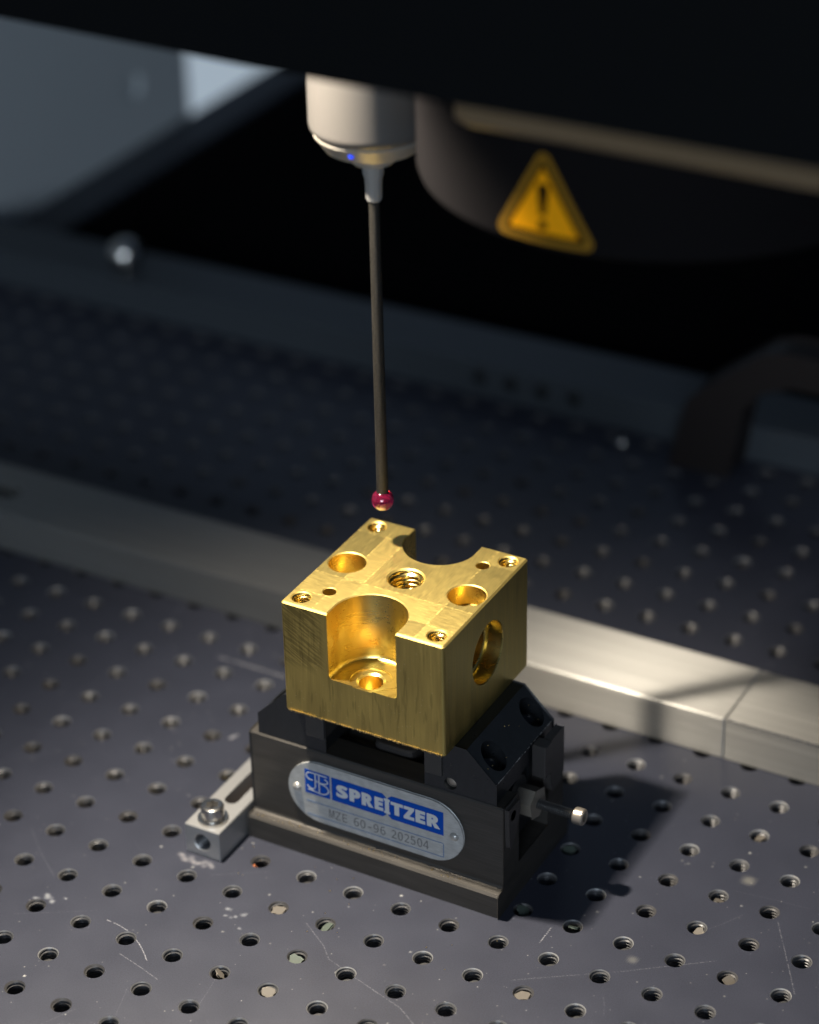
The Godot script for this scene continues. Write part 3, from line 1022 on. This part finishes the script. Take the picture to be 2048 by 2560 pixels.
func nameplate(o: Node3D) -> void:
	var z := -26.98
	var cp := Vector2(106.15, 20.95)
	var st := PackedVector2Array()
	for e in [[1.0, -PI / 2], [-1.0, PI / 2]]:
		for k in 17: st.append(cp + Vector2(e[0] * 17.6, 0) + Vector2.from_angle(e[1] + k * PI / 16) * 9.85)
	var pl := Node3D.new()
	pl.name = "nameplate"
	o.add_child(pl)
	pl.set_meta("label", "oval silver maker's plate printed in blue")
	put("plate_sheet", extrude(st, z, z + 0.75, 0.2, 2), M["label plate"], pl)
	z += 0.755
	for x in [81.3, 131.0]:
		put("rivet", turned(lathe([Vector2(0, -0.1), Vector2(1.35, -0.1), Vector2(1.3, 0.25), Vector2(0.95, 0.65), Vector2(0.5, 0.85), Vector2(0, 0.9)], 24), Vector3.RIGHT, PI / 2, Vector3(x, 21.0, z)), M["collar steel"], pl, 60.0)
	# logo field and the two halves of the name field, their facing corners cut off
	var q := [PackedVector2Array([Vector2(84.0, 20.1), Vector2(92.0, 20.1), Vector2(92.0, 28.1), Vector2(84.0, 28.1)]),
		PackedVector2Array([Vector2(92.6, 20.15), Vector2(108.8, 20.15), Vector2(109.9, 21.1), Vector2(109.9, 27.0), Vector2(108.8, 28.0), Vector2(92.6, 28.0)]),
		PackedVector2Array([Vector2(110.5, 21.1), Vector2(111.6, 20.15), Vector2(127.7, 20.15), Vector2(127.7, 28.0), Vector2(111.6, 28.0), Vector2(110.5, 27.0)])]
	for k in 3: put("blue_field", prism([[z, q[k]], [z + 0.05, q[k]]], 2), M["label blue"], pl)
	var zt := z + 0.055
	var L := [["S", 94.1, 97.8], ["P", 98.3, 101.8], ["R", 102.2, 105.9], ["E", 106.3, 109.0], ["T", 111.4, 115.2], ["Z", 115.4, 118.7], ["E", 119.1, 122.1], ["R", 122.6, 126.7]]
	for e in L: put("letter", glyph(e[0], e[1], e[2], 21.95, 26.25, zt, 1.3), M["label white"], pl, 0.0)
	var ip := PackedVector2Array([Vector2(109.25, 21.6), Vector2(111.15, 21.6), Vector2(111.15, 22.3), Vector2(110.85, 22.4), Vector2(110.85, 25.8), Vector2(111.15, 25.9), Vector2(111.15, 26.6), Vector2(109.25, 26.6), Vector2(109.25, 25.9), Vector2(109.55, 25.8), Vector2(109.55, 22.4), Vector2(109.25, 22.3)])
	put("letter", prism([[zt, ip], [zt + 0.05, ip]], 2), M["label white"], pl, 0.0)
	# monogram of fine lines
	var lg := [bow(Vector2(86.1, 26.15), 1.6, 1.25, 70, 290), [Vector2(86.2, 27.45), Vector2(91.2, 27.3)],
		[Vector2(87.4, 27.3), Vector2(87.4, 23.4), Vector2(87.3, 22.6), Vector2(86.7, 22.0), Vector2(85.8, 21.9), Vector2(85.1, 22.3), Vector2(84.8, 22.9)],
		[Vector2(88.6, 27.2), Vector2(88.6, 21.2)], bow(Vector2(89.4, 25.6), 2.0, 0.95, 60, -150), bow(Vector2(89.0, 22.75), 2.6, 1.75, 95, -100), [Vector2(84.9, 21.35), Vector2(85.3, 21.5), Vector2(89.2, 21.0)]]
	for k in lg.size():
		put("monogram_stroke", ribbon(lg[k], 0.38, zt + k * 0.004), M["label white"], pl, 0.0)
	# form lines and stamped characters
	for e in [[84.3, 17.45, 127.6, 17.45], [84.3, 12.75, 127.6, 12.75], [127.6, 12.85, 127.6, 17.35]]:
		put("printed_line", ribbon([Vector2(e[0], e[1]), Vector2(e[2], e[3])], 0.24, z), M["label line blue"], pl, 0.0)
	for e in [["MZE", 91.4, 97.2], ["60-96", 99.4, 109.4], ["202504", 111.4, 123.0]]:
		put("stamped_text", glyph(e[0], e[1], e[2], 13.65, 16.55, z, 0.0, "Droid Sans Mono", 400), M["stamped text"], pl, 0.0)

# ---- brass block
func brass_block() -> void:
	var x0 := 81.4
	var z0 := -71.6
	var y0 := 50.05
	var y1 := 84.7
	var W := 49.2
	var o := thing("brass_block", "machined brass block with round pockets and threaded holes clamped in the vice", "machined part", Vector3(x0 + W / 2, y0, z0 + W / 2))
	var full := rrect(x0, x0 + W, z0, z0 + W, 0.9, 5)
	var small := rrect(x0 + 0.5, x0 + W - 0.5, z0 + 0.5, z0 + W - 0.5, 0.4, 5)
	var b := prism([[y0, full], [y1 - 0.5, full], [y1, small]])
	var cuts := []
	var C := Vector2(x0, z0)
	# two open round pockets
	for back in [false, true]:
		var ly := []
		for e in [[0.0, 1.2], [0.12, 0.7], [0.4, 0.3], [0.9, 0.05], [1.3, 0.0], [20.4, 0.0], [20.75, -0.3], [24.0, -0.3]]:
			ly.append([y1 - 20.7 + e[0], uslot(e[1], back, C)])
		cuts.append(prism(ly))
	var bore := func(u: float, v: float, r: float, depth: float, ch := 0.3):
		cuts.append(moved(lathe([Vector2(0, y1 - depth - r * 0.3), Vector2(r, y1 - depth), Vector2(r, y1 - ch), Vector2(r + ch, y1), Vector2(r + ch, y1 + 2), Vector2(0, y1 + 2)], 48), C.x + u, 0, C.y + v))
	# counterbored holes: wide above, narrow below
	bore.call(6.25, 24.2, 5.2, 8.5, 0.3)
	bore.call(42.95, 24.2, 5.2, 6.0, 0.3)
	bore.call(9.4, 39.2, 1.85, 14.0, 0.2)
	bore.call(39.8, 9.0, 1.85, 14.0, 0.2)
	var corners := [[4.1, 4.1], [4.1, 45.0], [45.0, 4.1], [45.0, 45.0]]
	for e in corners: bore.call(e[0], e[1], 2.6, 11.0, 0.3)
	bore.call(24.4, 24.2, 4.85, 17.0, 0.45)
	# hole and spot face in the front pocket's floor
	var fy := y1 - 20.7
	cuts.append(moved(lathe([Vector2(0, fy - 10), Vector2(3.3, fy - 8.5), Vector2(3.3, fy - 0.9), Vector2(4.0, fy - 0.45), Vector2(5.6, fy - 0.4), Vector2(5.75, fy + 0.3), Vector2(0, fy + 0.3)], 48), C.x + 24.4, 0, C.y + 44.4))
	# stepped bore in the right side
	cuts.append(turned(lathe([Vector2(0, -14), Vector2(7.7, -14), Vector2(7.7, -5.3), Vector2(8.1, -5.0), Vector2(8.9, -4.9), Vector2(8.9, -0.3), Vector2(9.15, 0), Vector2(9.15, 2), Vector2(0, 2)], 64), Vector3.FORWARD, PI / 2, Vector3(x0 + W, 68.3, C.y + 24.2)))
	var t := carve(b, cuts)
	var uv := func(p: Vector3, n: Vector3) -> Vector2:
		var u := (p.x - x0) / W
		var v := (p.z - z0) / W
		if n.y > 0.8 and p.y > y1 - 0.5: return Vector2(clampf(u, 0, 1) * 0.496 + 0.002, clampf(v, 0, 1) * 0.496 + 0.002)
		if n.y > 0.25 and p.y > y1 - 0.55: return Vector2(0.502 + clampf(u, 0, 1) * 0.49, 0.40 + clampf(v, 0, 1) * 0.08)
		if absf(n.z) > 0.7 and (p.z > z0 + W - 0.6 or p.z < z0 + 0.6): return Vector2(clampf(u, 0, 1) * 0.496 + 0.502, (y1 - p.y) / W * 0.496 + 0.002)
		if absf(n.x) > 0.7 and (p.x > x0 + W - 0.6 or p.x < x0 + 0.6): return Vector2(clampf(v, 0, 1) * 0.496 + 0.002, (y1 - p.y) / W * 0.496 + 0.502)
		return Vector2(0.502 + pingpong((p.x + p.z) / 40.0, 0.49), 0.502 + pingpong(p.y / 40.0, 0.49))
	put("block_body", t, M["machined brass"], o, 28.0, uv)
	for e in corners: put("thread", moved(thread(2.0, 2.58, 1.0, y1 - 10.5, y1 - 0.35, 32, true, 0.5), C.x + e[0], 0, C.y + e[1]), M["turned brass"], o, 28.0)
	put("thread", moved(thread(4.1, 4.83, 1.4, y1 - 16.5, y1 - 0.5, 48, true, 0.8), C.x + 24.4, 0, C.y + 24.2), M["turned brass"], o, 28.0)
	# burr along the lower front edge
	var burr := PackedVector3Array()
	var x := x0 + 0.8
	while x < x0 + W - 1.0:
		var w := rng.randf_range(0.35, 0.8)
		burr.append_array(rbox(x, x + w * 0.75, y0 - rng.randf_range(0.1, 0.42), y0 + 0.25, z0 + W - 0.3, z0 + W + rng.randf_range(0.05, 0.3), 0.12, 0.06, 1))
		x += w
	var bo := put("edge_burr", burr, M["raw brass edge"], o)
	bo.set_meta("kind", "stuff")

func uslot(i: float, back: bool, C: Vector2) -> PackedVector2Array:
	var p := PackedVector2Array()
	var r := 10.4 - i
	var vc := 44.6
	for k in 33:
		var a := PI + PI * k / 32.0
		p.append(Vector2(24.6 + cos(a) * r, vc + sin(a) * r))
	p.append(Vector2(24.6 + r, 60))
	p.append(Vector2(24.6 - r, 60))
	for k in p.size():
		var q := p[k]
		if back: q = Vector2(49.2 - q.x, 49.2 - q.y)
		p[k] = q + C
	return p

# ---- clamp strap at the left of the vice
func strap() -> void:
	var o := thing("clamp_strap", "silver grey slotted clamp bar beside the vice with a socket screw on top", "clamp", Vector3(59.6, 0, -30))
	var slot := prism([[-1.0, rrect(57.75, 62.05, -58, -22.8, 2.1, 6)], [12.0, rrect(57.75, 62.05, -58, -22.8, 2.1, 6)]])
	var hole := turned(lathe([Vector2(0, -9), Vector2(2.55, -9), Vector2(2.55, -0.3), Vector2(2.9, 0), Vector2(2.9, 2), Vector2(0, 2)], 36), Vector3.RIGHT, PI / 2, Vector3(59.4, 5.0, -9.4))
	put("strap_bar", carve(rbox(53.8, 65.3, 0.05, 9.95, -63, -9.4, 0.35, 0.25), [slot, hole]), M["grey anodised aluminium"], o)
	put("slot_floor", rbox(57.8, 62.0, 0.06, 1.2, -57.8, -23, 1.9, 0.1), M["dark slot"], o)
	put("thread", turned(thread(2.05, 2.53, 0.95, -8.8, -0.4, 28, true, 0.5), Vector3.RIGHT, PI / 2, Vector3(59.4, 5.0, -9.4)), M["hole bore"], o, 28.0)
	var s := Node3D.new()
	s.name = "cap_screw"
	o.add_child(s)
	put("washer", moved(lathe([Vector2(0, 9.97), Vector2(4.3, 9.97), Vector2(4.4, 10.15), Vector2(4.4, 10.75), Vector2(4.2, 10.95), Vector2(0, 10.95)], 40), 60.0, 0, -14.8), M["bright steel"], s)
	var star := PackedVector2Array()
	for k in 24: star.append(Vector2.from_angle(TAU * k / 24) * (1.75 + 0.32 * cos(k * TAU / 4)))
	var head := carve(lathe([Vector2(0, 10.97), Vector2(3.25, 10.97), Vector2(3.35, 11.2), Vector2(3.35, 14.2), Vector2(3.1, 14.7), Vector2(2.5, 14.95), Vector2(0, 14.95)], 40), [prism([[12.6, star], [16.0, star]])])
	put("screw_head", moved(head, 60.0, 0, -14.8), M["bright steel"], s)

# ---- flakes and swarf caught in the holes
func flake(r: float, seed_: int, h := 0.5) -> PackedVector3Array:
	var g := RandomNumberGenerator.new()
	g.seed = seed_
	var p := PackedVector2Array()
	for k in 11: p.append(Vector2.from_angle(TAU * k / 11) * r * g.randf_range(0.55, 1.0))
	return extrude(p, 0, h, 0.12, 1)

func chips() -> void:
	var L := [
		["tan flake lying flat in the hole left of the vice rail's middle", 90, 0, 2.3, "chip", Vector3(0.1, -1.1, 0.2), 0.15],
		["grey flake filling most of a hole at the lower middle of the plate", 105, 30, 2.4, "chip", Vector3(0.2, -1.2, 0.1), 0.2],
		["pale flake wedged upright in a hole in the lower left foreground", 90, 30, 1.9, "chip", Vector3(-0.6, -1.5, -0.6), 0.9],
		["flat tan flake closing a hole near the bottom edge of the picture", 165, 0, 2.45, "chip", Vector3(0.3, -0.9, 0.5), 0.12],
		["pale half flake in a hole right of the vice's front corner", 195, -45, 1.8, "chip", Vector3(0.8, -1.3, 0.3), 0.4],
		["grey flake in a hole at the lower right of the plate", 210, -30, 2.2, "chip", Vector3(0.7, -1.4, 0.0), 0.5],
		["pale chip leaning in a hole outside the block's shadow", 195, -60, 1.9, "chip", Vector3(0.7, -1.3, 0.9), 0.5],
		["tan flake in a hole between the block's shadow and the bar", 195, -90, 2.0, "chip", Vector3(0.3, -1.5, -0.4), 0.35],
		["greenish flake in the shaded hole beside the vice's end", 150, -60, 2.3, "green chip", Vector3(-0.5, -1.0, 0.0), 0.3],
		["greenish flake in the shaded hole by the vice's front corner", 150, -30, 2.2, "green chip", Vector3(-0.3, -1.2, -0.5), 0.5],
		["greenish flake in the hole at the shadow's front edge", 165, -30, 2.2, "green chip", Vector3(-0.2, -1.2, -0.8), 0.6],
		["dull green flake in the hole before the left half of the rail", 105, 0, 2.2, "green chip", Vector3(0.3, -1.6, -0.2), 0.5],
		["dull green flake in a hole in the foreground below the plate lettering", 105, 15, 2.2, "green chip", Vector3(-0.3, -1.5, 0.3), 0.4],
	]
	var k := 0
	for e in L:
		var t := turned(flake(e[3], 100 + k), Vector3(0.4, 0, 1).normalized().rotated(Vector3.UP, k * 1.7), e[6], Vector3(e[1], 0, e[2]) + e[5])
		var o := put("metal_flake", t, M[e[4]], self, 20.0)
		tag(o, e[0], "flake", "flakes caught in the plate's holes")
		k += 1
	var fib := rbox(73.8, 74.5, -2.2, -0.5, -14.4, -13.7, 0.2, 0.1, 1)
	tag(put("orange_fibre", turned(moved(fib, -74.1, 1.4, 14.0), Vector3(1, 0, 0.3).normalized(), 0.6, Vector3(73.9, -1.4, -13.6)), M["orange fibre"]), "short orange fibre in the hole beside the clamp bar", "fibre")

func swarf() -> void:
	# fine brass crumbs on the vice's rail and jaws and on the plate in front of it
	var t := PackedVector3Array()
	for k in 60:
		var p := Vector3(rng.randf_range(68, 144), 7.66, rng.randf_range(-25.8, -24.6))
		if k % 3 == 0: p = Vector3(rng.randf_range(60, 160), 0.02, rng.randf_range(-22, 5))
		if k % 7 == 0: p = Vector3(rng.randf_range(135.5, 141.5), 0, rng.randf_range(-60, -29))
		if k % 7 == 0: p.y = 49.9 - (p.x - 134.1) - 0.02
		var l := rng.randf_range(0.12, 0.32)
		t.append_array(turned(rbox(-l, l, 0, 0.14, -0.09, 0.09, 0.08, 0.04, 1), Vector3.UP, rng.randf() * TAU, p))
	var o := put("swarf", t, M["raw brass edge"])
	tag(o, "fine brass crumbs strewn over the vice rail and plate", "swarf")
	o.set_meta("kind", "stuff")
